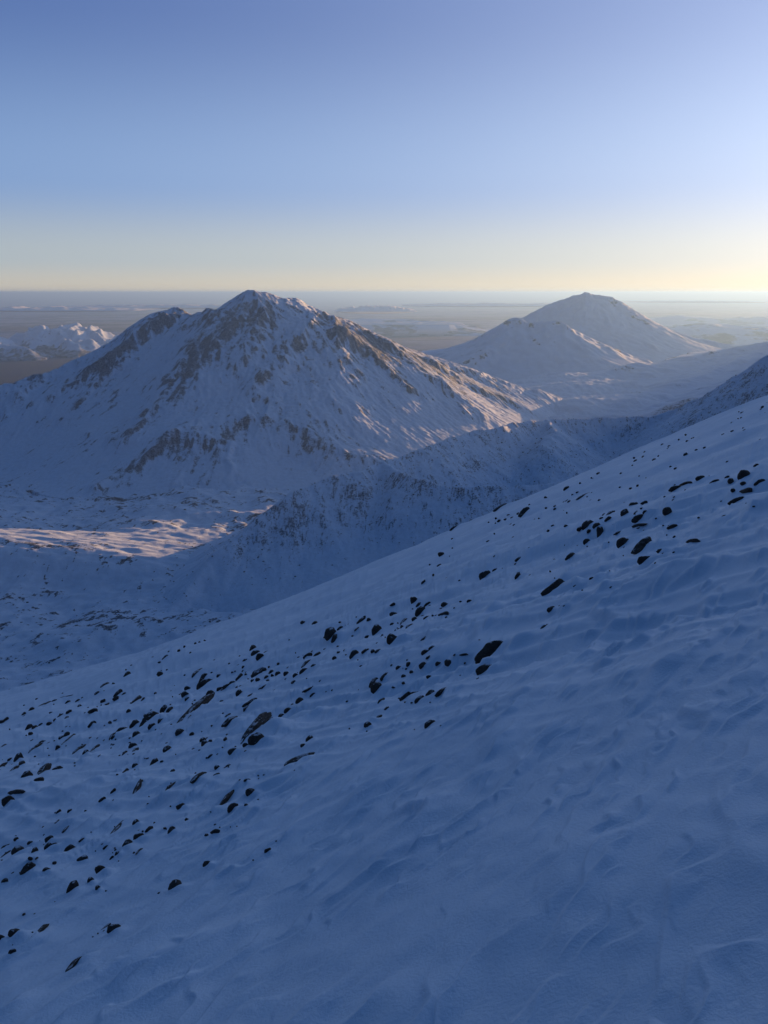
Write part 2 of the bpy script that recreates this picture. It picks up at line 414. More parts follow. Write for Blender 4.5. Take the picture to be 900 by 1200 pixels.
rk = .0 + .05 * streaks(Z, 27, 8) + .22 * sstep(.6, 1.0, sl) + .2 * np.clip(conv / 30, -.6, 1) + .12 * fbm(X / 420, Y / 420, 4, 261) + blobs(X, Y, Z, [(750,370,30,5,-30,.34),(722,352,10,4,-20,.3),(680,347,12,3,0,.25),(800,392,30,4,-20,.25)])
grid_mesh('volcano', X, Y, Z, M_far, {'rock': rk}, label='high pale snow cone with a flat crater rim on the horizon')

# ---- white flank on the right, across the pass
c = 12
X, Y = np.meshgrid(np.arange(300, 6400, c), np.arange(3300, 9000, c))
F = [([(640,452,5600),(665,446,5700),(690,438,5900),(740,426,6200),(800,421,6500),(835,412,6700),(870,407,6900),(905,402,7100),(960,388,7300),(1100,360,7600)], 4.2, 1.25),
     ([(905,402,7100),(860,425,6000),(800,445,5200),(740,462,4700)], 4.0, 1.2),
     ([(1000,385,6800),(930,425,5200),(870,450,4400),(810,470,3900)], 3.6, 1.2)]
wx = 60 * fbm(X / 500, Y / 500, 4, 321); wy = 60 * fbm(X / 500, Y / 500, 4, 331)
Z = blur(tents(X + wx, Y + wy, F, -650), 4)
hr = np.clip((Z + 650) / 400, 0, 1)
Z = Z + (ridged(X / 500, Y / 300, 5, 341) - .9) * 42 * hr ** .5 + fbm(X / 110, Y / 110, 4, 351) * 7 * hr ** .4
Z = blur(erode(Z, c, 35, batches=2, n=20000, steps=80), 1)
Z = np.where(Z < -646, -800, Z)
sl = slope_of(Z, c); conv = blur(Z, 5) - blur(Z, 22)
rk = .08 + .07 * streaks(Z, 37, 8) + .25 * sstep(.35, .8, sl) + .3 * np.clip(conv / 12, -.6, 1) + .2 * fbm(X / 260, Y / 200, 4, 361) + blobs(X, Y, Z, [(790,470,30,8,20,.3),(720,465,30,5,5,.25),(680,475,30,5,0,.22)])
M_flank = mountain_mat('flank_snow', .06, .9, dust=.5, soft=.15)
grid_mesh('snowfield', X, Y, Z, M_flank, {'rock': rk}, label='wide gentle snow flank rising to the right below the volcano')

# ---- rocky ridge in the middle distance
c = 3.2
X, Y = np.meshgrid(np.arange(-1000, 1900, c), np.arange(1000, 3050, c))
R = [([(1060,345,2500),(960,388,2450),(900,418,2450),(868,437,2500),(832,457,2550),(795,478,2600),(760,487,2620),(700,489,2620),(640,491,2560),(600,495,2450),(560,503,2350),(520,516,2230),(480,530,2120),(450,541,2050),(400,553,1980),(370,565,1930),(335,582,1880),(300,606,1820),(268,632,1760),(243,657,1700),(205,698,1600),(165,745,1480)], 2.05, 1.75),
     ([(640,491,2560),(655,505,2420),(640,520,2300)], 2.0, 1.3),
     ([(450,541,2050),(480,558,1950),(520,568,1920),(600,570,1930),(680,560,1950)], 1.7, 1.4)]
wx = 16 * fbm(X / 140, Y / 140, 4, 421); wy = 16 * fbm(X / 140, Y / 140, 4, 431)
Z = blur(tents(X + wx, Y + wy, R, -705), 3)
hr = np.clip((Z + 705) / 300, 0, 1)
Z = Z + (ridged(X / 120, Y / 120, 4, 441) - .9) * 5 * hr + fbm(X / 26, Y / 26, 4, 451) * 2.2 * hr ** .6
Z = blur(erode(Z, c, 45, batches=2, n=45000, steps=70), 1)
Z = Z + np.maximum(fbm(X / 9, Y / 9, 3, 461), 0) * 2.4 * hr + .22 * streaks(Z, 48, 10)
Z = np.where(Z < -702, -760, Z)
sl = slope_of(Z, c); conv = blur(Z, 3) - blur(Z, 16)
rk = .11 + .16 * sstep(.1, .55, hr) + .10 * sstep(.6, 1.0, sl) + .08 * np.clip(conv / 3, -.8, 1) + .10 * fbm(X / 90, Y / 90, 4, 471) + .10 * streaks(Z, 47, 1, 0) + .05 * streaks(Z, 49, 2, 1)
rk = rk + blobs(X, Y, Z, [(560,572,60,7,5,.09),(490,566,40,7,10,.08),(320,625,50,20,30,.14),(400,590,50,14,25,.10),(850,460,40,20,25,.1)])
M_ridge = mountain_mat('ridge_snow_and_stones', .30, .9, bump=.8, soft=.10, dust=.6)
RIDGE = (X, Y, Z, rk)
ridge = grid_mesh('ridge', X, Y, Z, M_ridge, {'rock': rk}, label='low stony ridge dusted with snow beyond the near slope')
ZR, XR0, YR0, CR = Z, X[0, 0], Y[0, 0], c

# ---- valley floor
c = 5.5
X, Y = np.meshgrid(np.arange(-1900, 1700, c), np.concatenate([np.arange(700, 3400, c), np.geomspace(3400, 9000, 160)]))
Z = valley_z(X, Y)
px_, py_, _ = project(X, Y, np.full(X.shape, -690.))
patch = np.exp(-(((X + 780) / 620) ** 2 + ((Y - 1935) / 190) ** 2) ** 2)
Z = Z * (1 - patch) + patch * (-655 - .145 * ((X + 560) * .669 + (Y - 1950) * .743))
Z = Z + patch * 4.6 * fbm(X / 105 + Y / 160, Y / 38, 5, 511) + 2.2 * (1 - .6 * patch) * fbm(X / 30, Y / 30, 4, 521)
conv = blur(Z, 2) - blur(Z, 10)
rk = .26 + .2 * np.clip(conv / 3, -.6, 1) * (Y < 3300) + .15 * streaks(Z, 57, 2, 0) * (Y < 3400) - .3 * sstep(3300, 3800, Y) + .22 * fbm(X / 260, Y / 120, 4, 531) + .12 * fbm(X / 60, Y / 40, 3, 541) - .06 * patch
M_valley = mountain_mat('valley_snow', .16, 1.0, bump=.5, dust=.3)
VALLEY = (X, Y, Z, rk)
grid_mesh('valley_floor', X, Y, Z, M_valley, {'rock': rk}, label='hummocky snow covered valley floor with a strip of low sun')

# ---- snow mountains on the left horizon
c = 28
X, Y = np.meshgrid(np.arange(-16000, -3500, c), np.arange(12500, 19500, c))
L = [([(48,381,16500),(58,390,16000),(75,400,15200)],2.6,1.3),
     ([(48,381,16500),(40,392,16300),(25,400,16000)],2.6,1.3),
     ([(92,377,17000),(84,386,16200),(95,396,15300),(105,402,14800)],2.5,1.3),
     ([(92,377,17000),(108,385,16800),(125,390,16500),(150,400,16000)],2.5,1.3),
     ([(92,377,17000),(75,387,16800),(60,390,16700),(48,381,16500)],2.5,1.3),
     ([(65,388,16000),(72,397,15400),(85,404,14600)],2.4,1.2),
     ([(108,385,16800),(118,396,15800),(125,402,15200)],2.4,1.2),
     ([(-60,380,15500),(-20,392,14800),(5,398,14500),(20,405,14100),(38,411,13800)],2.7,1.2),
     ([(-160,372,16000),(-60,380,15500)],2.7,1.2), ([(30,389,16700),(35,394,16000),(55,404,15000)],2.4,1.2)]
wx = 130 * fbm(X / 900, Y / 900, 4, 621); wy = 130 * fbm(X / 900, Y / 900, 4, 631)
Z = tents(X + wx, Y + wy, L, -1120)
hr = np.clip((Z + 1120) / 500, 0, 1)
Z = Z + (ridged(X / 560 + wx / 700, Y / 1000 + wy / 700, 5, 641) - .9) * 270 * hr ** .8 * (1 - .55 * hr)
Z = Z + fbm(X / 160, Y / 160, 3, 651) * 12 * hr ** .5
Z = np.where(Z < -1112, -1400, Z)
rk = .05 + .22 * sstep(.4, .9, slope_of(Z, c)) + .1 * fbm(X / 600, Y / 600, 3, 661) + .06 + .55 * (1 - sstep(.02, .42, hr))
M_left = mountain_mat('horizon_mountain_snow', .008, 1.0, dust=.5, ra=(.06,.055,.055), rb=(.1,.09,.09))
grid_mesh('mountain_range', X, Y, Z, M_left, {'rock': rk}, label='far sunlit snow mountains on the left horizon')

# ---- lowland out to the horizon
m, nt, b = mat_new('lowland_ground')
pos = nt.nodes.new('ShaderNodeNewGeometry').outputs['Position']
f = mapr(nt, noise(nt, pos, .0005, 8, .7), .38, .56)
sy = nt.nodes.new('ShaderNodeSeparateXYZ'); nt.links.new(pos, sy.inputs[0])       # bare dark forest on the nearer plain, snow farther out
f = math_(nt, 'MULTIPLY', f, mapr(nt, math_(nt, 'ADD', sy.outputs[1], math_(nt, 'MULTIPLY', noise(nt, pos, .0003, 5, .6), 9000.)), 17000, 24000))
nt.links.new(mixc(nt, f, (.014,.02,.03), (.24,.28,.35)), b.inputs['Base Color']); b.inputs['Roughness'].default_value = .9
rr = np.concatenate([[1500], np.geomspace(4000, 280000, 90)])
tt = np.linspace(0, 2 * np.pi, 181)[:-1]
T_, R_ = np.meshgrid(tt, rr)
grid_mesh('lowland', R_ * np.sin(T_), R_ * np.cos(T_), -1140 + 6 * fbm(R_ * np.sin(T_) / 3000, R_ * np.cos(T_) / 3000, 3, 701), m, wrap=True, label='hazy dark lowland plain reaching to the horizon')

# ---- table hills and low ranges far out in the haze
def range_(name, pts, base, depth, seed, label, amp, mat):
    xs = []; P = [at(*p) for p in pts]
    n = 260; s = np.linspace(0, 1, n); tt = np.linspace(0, 1, len(P))
    px = np.interp(s, tt, [p[0] for p in P]); py = np.interp(s, tt, [p[1] for p in P]); pz = np.interp(s, tt, [p[2] for p in P])
    v = np.linspace(-1, 1, 41)
    prof = (1 - np.abs(v)) ** 1.0; prof = np.clip(prof * 1.6, 0, 1)
    X = px[None] + 0 * v[:, None]; Y = py[None] + v[:, None] * depth
    Z = base + (pz[None] - base) * prof[:, None]
    Z = Z + prof[:, None] * amp * (ridged(X / (depth * .8), Y / (depth * .8), 4, seed) - .9)
    Z[0] = Z[-1] = base - 60
    rk = .42 + .3 * fbm(X / 1200, Y / 1200, 3, seed + 7)
    grid_mesh(name, X, Y, Z, mat, {'rock': rk}, label=label)
M_dist = mountain_mat('distant_hill_ground', .002, 1.0, dust=.4, ra=(.07,.06,.055), rb=(.12,.105,.1))
range_('plateau', [(400,376,24000),(440,375,24000),(480,377,24000),(522,377,24000),(530,381,24000),(560,384,24000),(600,392,24000),(640,397,24000)], -1140, 2600, 811, 'flat topped hills in the haze behind the big mountain', 60, M_dist)
range_('hill_range', [(740,384,30000),(780,373,30000),(795,371,30000),(820,373,30000),(850,375,30000),(880,372,30000),(905,374,30000),(960,372,30000),(1040,380,30000)], -1140, 2600, 831, 'pale hazy ridge low on the right horizon', 60, M_dist)
range_('hill_range', [(770,388,19000),(800,384,19000),(830,382,19000),(860,383,19000),(900,386,19000),(960,384,19000),(1040,390,19000)], -1140, 2200, 851, 'darker hazy ridge beside the foot of the volcano', 60, M_dist)

# ---- banks of low stratus cloud, built as solid lumps above the far plain
def cloud(px, py, Y, half, thick, depth, seed):
    cx, cy, cz = at(px, py, Y); sx = half * Y / 900
    u, v = np.meshgrid(np.linspace(-1, 1, 160), np.linspace(-1, 1, 40))
    x = cx + u * sx + 0 * v; y = cy + v * depth
    e = np.clip(1 - u ** 2, 0, 1) ** .5 * np.clip(1 - v ** 2, 0, 1) ** .5
    bump = .55 + .45 * fbm(x / (sx * .16), y / (depth * .5), 4, seed)
    top = cz + thick * e * np.maximum(bump, .05); bot = cz - thick * .5 * e
    return np.concatenate([x, x[::-1]]), np.concatenate([y, y[::-1]]), np.concatenate([top, bot[::-1]])
mf, nt, b = mat_new('cloud_bank'); b.inputs['Base Color'].default_value = (.86, .86, .87, 1); b.inputs['Roughness'].default_value = 1; b.inputs['Specular IOR Level'].default_value = 0
for k_, q in enumerate([(60,363,26000,110,120,1500),(200,360,30000,130,110,1500),(440,364,27000,45,200,1500),(585,358,36000,110,130,2200),(808,354,44000,68,90,2500),(480,379,21000,60,40,900)]):
    fx, fy, fz = cloud(*q, 870 + 5 * k_)
    o = grid_mesh('cloud_bank', fx, fy, fz, mf, kind='stuff', label=['thin pale cloud streak over the far left mountains','long grey cloud streak left of the mountain summit','small bright puffy cloud bank right of the mountain summit','long pale cloud layer left of the volcano','thin dark cloud streak right of the volcano summit','low cloud sheet above the flat topped hills'][k_])

# ================================================================== the slope the camera stands on
A_, B_, EYE = .416, -.337, 1.65
SIL = [(-40,826),(0,812),(50,796),(100,783),(150,770),(200,756),(250,737),(300,716),(350,696),(400,676),(450,656),(500,636),(550,614),(600,592),(650,569),(700,548),(750,528),(800,508),(850,487),(900,465),(940,447)]
sa, ss = [], []
for q in SIL:
    u, y, z = ray(*q); sa.append(math.atan2(u, y)); ss.append(z / math.hypot(u, y))
sa = np.array(sa); ss = np.array(ss)
res = ss - (A_ * np.sin(sa) + B_ * np.cos(sa))
co_ = np.polyfit(sa, res, 4)
K_ = 2.6e-4; LIFT = 2 * math.sqrt(EYE * K_)
def near_base(x, y):
    r = np.hypot(x, y) + 1e-9; az = np.arctan2(x, y)
    azc = np.clip(az, sa[0], sa[-1])
    fade = np.exp(-((az - azc) / .5) ** 2)
    s = A_ * np.sin(az) + B_ * np.cos(az) + np.polyval(co_, azc) * fade + LIFT * sstep(4, 40, r)
    z = s * r - EYE - K_ * r * r
    # out of view on the right the mountain is steepened to hide the low sun
    wr = sstep(rad(27.6), rad(33.5), az) * (1 - sstep(rad(95), rad(140), az))
    zo = np.maximum(s, .095) * r - EYE
    zo = np.where(zo > 0, 62 * (1 - np.exp(-zo / 62)), zo)
    wr = wr * sstep(25, 120, r)
    z = z * (1 - wr) + zo * wr
    return np.where(z > 20, 20 + 42 * (1 - np.exp(-(z - 20) / 42)), z)
FX, FY = -.777, .629          # down the fall line
def drift(x, y):
    t = x * FX + y * FY; s = x * -FY * -1 + y * -FX
    r = np.hypot(x, y)
    w1 = perlin(x / 5, y / 5, 901); w2 = perlin(x / 1.7, y / 1.7, 905)
    # long streaks down the fall line
    d = .24 * perlin(s / 2.6 + .5 * w1, t / 17, 911) * sstep(2.5, 9, r)
    a = perlin(s / 1.0 + .35 * w1, t / 6.5, 913)
    d = d + .10 * (1 - np.abs(a)) ** 2.5 * sstep(3, 10, r) * (1 - .7 * sstep(40, 90, r))
    a = perlin(s / .45 + .3 * w2, t / 2.6, 915)
    d = d + .06 * (1 - np.abs(a)) ** 2 * sstep(3.0, 8, r) * (1 - sstep(14, 34, r))
    d = d + .3 * perlin(x / 9, y / 9, 917) * sstep(4, 16, r)
    # wind-cut sastrugi along the contour, close by: gentle back, steep cut front
    n = 1 - sstep(10, 34, r)
    gate = sstep(-.3, .3, perlin(x / 1.5, y / 1.5, 925))
    def cut(ls, lt, seed, wob):
        ph = t / lt + wob * perlin(s / ls, t / (lt * 2.2), seed) + .5 * wob * perlin(s / (ls * .45), t / lt, seed + 1)
        fr = ph - np.floor(ph)
        saw = np.where(fr < .78, (fr / .78) ** 1.4, sstep(0, 1, (1 - fr) / .22))
        amp = sstep(-.15, .55, perlin(s / (ls * 1.1) + 9.1, t / (lt * 1.3), seed + 2))
        return saw * amp
    d = d + n * (.075 * cut(2.1, .8, 941, 1.0) * sstep(2.8, 6, r) + .068 * cut(1.1, .34, 945, .9) * (.3 + .7 * gate) * (.25 + .75 * sstep(1.8, 4, r)) + .036 * cut(.55, .17, 947, .9) * (1 - gate * .5) + .06 * perlin(s / 1.7, t / 1.0 + .5 * w2, 927) * sstep(1.0, 2.5, r))
    d = d + (1 - sstep(4, 10, r)) * (.016 * cut(.3, .11, 951, .9) * (.3 + gate) + .012 * perlin(s / .22, t / .12, 933))
    return d

def hit(px, py, f):
    u, y, z = ray(px, py)
    t = np.geomspace(.8, 420, 1500)
    g = z * t - f(u * t, y * t)
    k = np.where(g < 0)[0]
    if not len(k): return None
    k = max(k[0], 1); t0, t1 = t[k - 1], t[k]; g0, g1 = g[k - 1], g[k]
    tt = t0 + (t1 - t0) * g0 / (g0 - g1 + 1e-12)
    return np.array([u * tt, y * tt, z * tt])
surf = lambda x, y: near_base(x, y) + drift(x, y)

# ------------------------------------------------------------------ rocks: place in the photo, long side, short side, tilt
ROCKS = """1,846,7,5,10;7,843,8,4,30;28,836,5,3,25;37,831,7,4,30;48,827,13,3,30;57,823,8,3,25;64,821,6,3,25;78,816,14,2,15;80,823,7,4,40;91,821,6,3,25;93,827,5,3,30
81,834,7,4,35;71,838,8,3,35;78,841,6,3,30;58,848,6,5,45;64,844,4,3,20;34,852,10,6,35;41,853,9,6,35;36,859,5,4,40;48,849,5,3,30;4,874,9,3,30;109,833,10,6,10;108,848,10,5,30
123,802,11,4,25;133,802,4,3,30;149,790,9,5,35;188,789,6,6,50;114,812,6,3,30;121,821,6,4,40;126,825,6,2,40;139,812,12,6,35;136,818,6,5,20;145,814,7,4,30;160,819,14,5,35;168,820,7,4,45;151,833,5,4,40;182,813,4,3,30
170,839,4,3,30;159,848,11,9,55;175,843,26,12,42;193,831,9,8,40;189,844,8,6,45;199,833,5,8,80;178,850,9,6,50;160,860,9,7,40;143,855,16,7,20;132,862,10,4,55;133,864,5,4,30;129,847,4,3,30;135,845,4,3,30;123,851,3,2,30
93,878,18,6,38;100,881,8,4,40;111,877,15,4,40;81,865,18,3,38;78,860,8,4,35;72,864,6,4,30;68,876,4,6,80;44,875,22,6,35;50,870,8,5,20;57,871,7,3,20;22,887,12,7,45;12,890,6,4,30;4,896,10,4,30;17,901,14,5,45;26,894,7,5,30
32,909,14,10,45;51,902,22,8,48;46,914,12,8,35;67,901,11,6,30;156,874,9,8,20;146,882,7,3,40;158,879,9,4,40;197,878,9,8,30;181,894,13,7,50;190,893,4,4,20;159,897,7,6,40;147,903,9,4,35;161,924,27,8,62;133,927,8,4,55
194,770,8,4,30;210,763,4,3,30;216,758,3,2,30;229,754,3,2,30;234,753,3,2,30;240,751,3,2,30;231,787,15,4,38;239,794,13,8,35;241,800,20,10,30;257,792,5,5,40;220,806,7,5,20;218,813,9,7,10;220,819,6,5,30
228,830,55,9,42;247,813,10,9,30;258,807,7,5,30;266,804,9,6,40;272,801,9,6,35;281,793,10,6,35;289,792,3,4,60;297,759,8,7,30;300,765,10,8,40;305,769,8,8,10;312,764,6,2,20;287,774,6,2,40;285,782,4,3,30;279,780,4,2,30;304,788,17,9,30
303,796,4,5,60;296,798,4,3,30;312,793,5,3,30;318,787,6,4,30;326,789,6,5,20;314,798,4,3,30;319,792,4,3,30;310,804,14,3,25;294,814,7,3,35;336,789,6,6,50;347,791,7,5,20;357,786,11,7,30;359,777,13,5,38;369,780,8,5,20;361,768,10,5,30;372,767,9,5,25
344,799,5,3,30;326,778,4,3,30;361,808,13,4,20;367,814,7,4,20;352,821,8,7,40;338,832,9,6,20;330,839,7,6,40;316,848,17,10,55;301,849,45,14,46;302,867,15,17,80;289,873,6,7,60;286,868,9,2,40;282,812,8,9,70
293,823,18,6,25;291,828,13,5,30;270,844,20,8,30;267,838,8,3,40;260,822,5,4,30;211,858,9,9,20;223,841,9,4,50;225,860,5,4,30;238,867,7,6,30;240,871,6,7,70;246,868,5,3,20;264,866,3,5,70;273,880,10,7,25;247,886,6,4,40
363,866,9,8,20;355,873,5,4,30;350,889,38,8,27;201,832,9,8,35;194,830,6,8,70;355,729,5,4,20;369,730,6,4,30;388,742,10,14,80;394,747,11,8,40;399,736,7,4,20;424,727,11,5,35;432,726,5,4,20;462,719,9,5,10;442,738,8,14,110
448,745,3,3,20;486,703,8,8,20;491,708,7,4,30;494,716,13,10,45;501,708,8,4,40;460,732,5,5,30;473,728,11,4,45;471,735,4,3,30;480,733,9,4,35;486,725,5,5,40;500,723,8,3,25;522,708,8,6,10;520,719,12,5,10;526,720,3,3,30;498,747,11,3,30
462,748,14,14,20;497,682,6,4,30;460,708,6,3,20;415,766,11,7,40;428,763,9,5,20;437,763,4,4,40;443,762,7,3,30;430,746,5,3,30;418,737,6,2,20;392,771,5,4,30;396,765,3,2,30;396,758,4,2,30;473,792,5,4,20;468,782,7,5,10;479,778,5,5,30;482,788,4,3,30
499,764,9,6,15;507,760,8,7,20;502,770,6,3,35;496,779,7,8,60;514,777,7,5,20;526,776,7,8,50;503,793,6,4,10;542,767,11,3,10;438,798,14,6,45;452,791,14,6,35;443,805,13,13,50;447,820,9,4,40;476,816,14,9,20;485,812,14,4,18;492,819,11,6,40;504,812,11,6,30;519,809,17,6,33
473,801,3,3,30;461,806,3,3,30;453,830,6,3,30;444,840,9,4,40;431,849,8,7,35;504,848,13,8,30;517,649,6,5,20;515,663,5,3,30;508,674,3,2,30;569,673,12,10,40;581,668,7,4,15;589,667,3,2,20;608,655,8,4,25;607,675,6,10,75;669,651,12,6,30
650,688,29,15,22;675,687,6,4,20;694,678,6,4,20;646,713,8,5,30;637,735,8,4,30;621,743,4,3,30;613,747,4,2,30;550,704,5,4,30;577,763,37,22,20;569,784,18,12,25;664,572,7,4,35;683,581,16,3,28;743,537,3,2,20;756,531,4,3,20;767,539,5,3,20;803,533,5,3,20;776,521,4,2,20;784,523,4,2,20
791,571,14,5,22;804,566,14,4,12;821,560,10,6,20;837,564,12,4,20;852,559,6,3,20;857,563,6,6,60;872,556,14,12,10;871,566,6,4,20;891,565,13,7,15;886,545,6,3,20;859,574,5,4,20;873,575,18,7,10;864,586,20,7,18
742,590,10,4,15;755,589,8,4,15;732,600,8,6,50;757,600,7,5,20;749,607,16,8,20;745,601,5,2,20;749,615,16,4,12;715,601,10,4,30;713,608,7,5,40;705,608,4,3,20;689,614,13,9,30;680,619,8,4,25;699,615,8,5,25;690,623,5,3,20;704,623,7,14,95;724,624,10,3,25;719,617,3,3,20
782,598,10,8,20;788,617,12,6,5;688,634,7,6,30;731,635,15,11,20;753,639,25,12,33;756,655,16,10,20;774,645,8,4,20;812,633,14,5,5;848,605,5,2,20;883,594,4,2,20;663,617,4,3,20;615,600,14,9,30;586,592,16,4,30;532,618,10,3,30
11,938,13,13,40;18,928,19,6,12;120,937,9,5,25;69,951,7,4,35;82,950,6,4,35;78,971,12,4,35;67,963,7,2,35;136,972,28,4,52;160,964,5,8,80;175,972,10,6,30;163,980,12,9,30;149,988,13,7,40;124,993,7,4,25;138,1000,7,5,35;131,1005,6,3,40
19,983,6,4,30;36,987,7,4,15;22,997,15,13,25;7,991,12,3,25;6,1001,14,2,38;41,997,10,6,50;36,1005,4,5,60;43,1006,5,2,20;58,983,10,7,20;57,992,6,8,70;64,990,8,7,40;82,994,15,8,25;96,984,8,3,30;97,1006,11,7,10;33,1017,19,10,35;64,1011,5,4,30;55,1019,8,6,20;6,1032,7,5,20
121,1018,11,14,60;107,1031,7,7,50;86,1039,17,10,48;115,1040,6,6,35;163,997,10,3,40;202,920,18,7,40;233,909,19,6,35;255,899,6,6,40;267,897,7,3,25;253,908,10,4,25;214,944,9,11,60;271,929,30,6,45;289,914,9,4,25;295,927,10,11,60;273,945,13,8,40;288,944,5,3,20
252,974,10,5,5;242,979,5,3,30;201,972,10,6,40;193,971,4,3,30;314,996,8,5,40;219,961,5,3,30;202,903,6,3,30;243,1012,9,7,15;206,1037,16,11,45;134,1087,16,11,30;124,1086,13,3,35;88,1129,28,8,40;20,1092,13,15,60;2,1098,8,10,60;49,1089,20,6,42;14,1115,10,5,25;28,1072,5,3,25"""
ROCKS = [tuple(float(v) for v in r.split(',')) for line in ROCKS.split('\n') for r in line.split(';')]
seen_ = set(); rr_ = []
for r in ROCKS:
    k = (round(r[0]), round(r[1]))
    if k not in seen_: seen_.add(k); rr_.append(r)
ROCKS = rr_
ROCKS.sort(key=lambda r: -r[2] * r[3])
TINY = ROCKS[300:]; ROCKS = ROCKS[:300]

# where each stands on the slope
up_c = Vector((0, SP, CP)); fw_c = Vector((0, CP, -SP)); rt_c = Vector((1, 0, 0))
stand = []
for (px, py, w_, h_, a_) in ROCKS:
    P = None
    for dy in range(0, 40, 2):                      # a stone right on the brow sits a hair lower
        P = hit(px, py + .30 * h_ + dy, surf)
        if P is not None and np.hypot(P[0], P[1]) < 95: break
    stand.append(P)
def with_drifts(x, y, z):
    """snow blown up behind the stones on their uphill side"""
    for (px, py, w_, h_, a_), P in zip(ROCKS, stand):
        d = P[1] * CP - P[2] * SP
        if h_ * w_ < 24: continue
        L = max(w_, h_) * d / 900; h = h_ * d / 900
        cx, cy = P[0] - FX * .62 * L, P[1] - FY * .62 * L
        k = (np.abs(x - cx) < 2.8 * L) & (np.abs(y - cy) < 2.8 * L)
        if not k.any(): continue
        dx, dy = x[k] - cx, y[k] - cy
        t = dx * FX + dy * FY; s = dx * FY - dy * FX
        z[k] += .5 * h * np.exp(-((t / (.75 * L)) ** 2 + (s / (.6 * L)) ** 2))
        # and a scoop on the lee side
        cx, cy = P[0] + FX * .6 * L, P[1] + FY * .6 * L
        dx, dy = x[k] - cx, y[k] - cy
        t = dx * FX + dy * FY; s = dx * FY - dy * FX
        z[k] -= .26 * h * np.exp(-((t / (.5 * L)) ** 2 + (s / (.5 * L)) ** 2))
    return z

def slope_mesh():
    az = np.concatenate([np.arange(-180, -34, 1.2), np.arange(-34, -29, .3), np.arange(-29, 29, .055), np.arange(29, 34, .2), np.arange(34, 180, 1.2)])
    az = np.radians(az)
    inv = np.concatenate([1 / np.geomspace(.35, 1.7, 14)[:-1], np.linspace(1 / 1.7, 1 / 60, 620), np.linspace(1 / 62, 1 / 1300, 90)])
    r = 1 / inv
    AZ, R = np.meshgrid(az, r)
    # behind the camera the sheet stops after 45 m
    lim = np.where((AZ > rad(-50)) & (AZ < rad(80)), 1300, 45.)
    R = np.minimum(R, lim + (R - lim) * 1e-3)
    x = R * np.sin(AZ); y = R * np.cos(AZ)
    z = near_base(x, y)
    z = z + drift(x, y)
    z = with_drifts(x, y, z)
    m, nt, b = mat_new('wind_packed_snow')
    pos = nt.nodes.new('ShaderNodeNewGeometry').outputs['Position']
    n0 = noise(nt, pos, .9, 5, .6)
    nt.links.new(mixc(nt, mapr(nt, n0, .3, .7), (.52, .65, .80), (.60, .72, .86)), b.inputs['Base Color'])
    b.inputs['Roughness'].default_value = .62; b.inputs['Specular IOR Level'].default_value = .25
    mp = nt.nodes.new('ShaderNodeMapping'); mp.inputs['Rotation'].default_value = (0, 0, -math.atan2(FX, FY)); mp.inputs['Scale'].default_value = (1, .6, 1)
    nt.links.new(pos, mp.inputs['Vector'])
    f1 = noise(nt, mp.outputs[0], 4, 5, .55, .2); f2 = noise(nt, pos, 60, 4, .7); f3 = noise(nt, pos, 420, 2, .6)
    hsum = math_(nt, 'ADD', math_(nt, 'MULTIPLY', f1, .5), math_(nt, 'ADD', math_(nt, 'MULTIPLY', f2, .24), math_(nt, 'MULTIPLY', f3, .035)))
    bp = nt.nodes.new('ShaderNodeBump'); bp.inputs['Strength'].default_value = .6; bp.inputs['Distance'].default_value = .05
    nt.links.new(hsum, bp.inputs['Height']); nt.links.new(bp.outputs[0], b.inputs['Normal'])
    return grid_mesh('snow_slope', x, y, z, m, wrap=True, label='steep wind carved snow slope falling to the left across the foreground')
slope = slope_mesh()

# ------------------------------------------------------------------ rock shapes
def rock_mat():
    m, nt, b = mat_new('dark_volcanic_rock')
    pos = nt.nodes.new('ShaderNodeNewGeometry').outputs['Position']
    oi = nt.nodes.new('ShaderNodeObjectInfo')
    c1 = mixc(nt, mapr(nt, noise(nt, pos, 9, 6, .65), .3, .7), (.024, .022, .022), (.07, .06, .053))
    c1 = mixc(nt, math_(nt, 'MULTIPLY', oi.outputs['Random'], .5), c1, (.05, .036, .028))
    # rime and powder caught in the pits
    c1 = mixc(nt, mapr(nt, noise(nt, pos, 26, 5, .7), .64, .74, 0, .45), c1, (.6, .64, .7))
    gn = nt.nodes.new('ShaderNodeSeparateXYZ'); nt.links.new(nt.nodes.new('ShaderNodeNewGeometry').outputs['Normal'], gn.inputs[0])
    cap = mapr(nt, math_(nt, 'ADD', gn.outputs[2], math_(nt, 'MULTIPLY', noise(nt, pos, 14, 4, .65), .7)), 1.26, 1.42, 0, .7)
    c1 = mixc(nt, cap, c1, (.60, .69, .82))                  # snow lying on the flat tops
    nt.links.new(c1, b.inputs['Base Color']); b.inputs['Roughness'].default_value = .85
    b.inputs['Specular IOR Level'].default_value = .25
    bp = nt.nodes.new('ShaderNodeBump'); bp.inputs['Strength'].default_value = .8; bp.inputs['Distance'].default_value = .03
    nt.links.new(noise(nt, pos, 22, 6, .7), bp.inputs['Height']); nt.links.new(bp.outputs[0], b.inputs['Normal'])
    return m
M_rock = rock_mat()
import bmesh
def ico(n):
    bm = bmesh.new(); bmesh.ops.create_icosphere(bm, subdivisions=n, radius=1)
    v = np.array([p.co[:] for p in bm.verts]); f = [[q.index for q in p.verts] for p in bm.faces]; bm.free(); return v, f
ICO = {3: ico(3), 4: ico(4), 5: ico(5), 1: ico(1), 2: ico(2)}
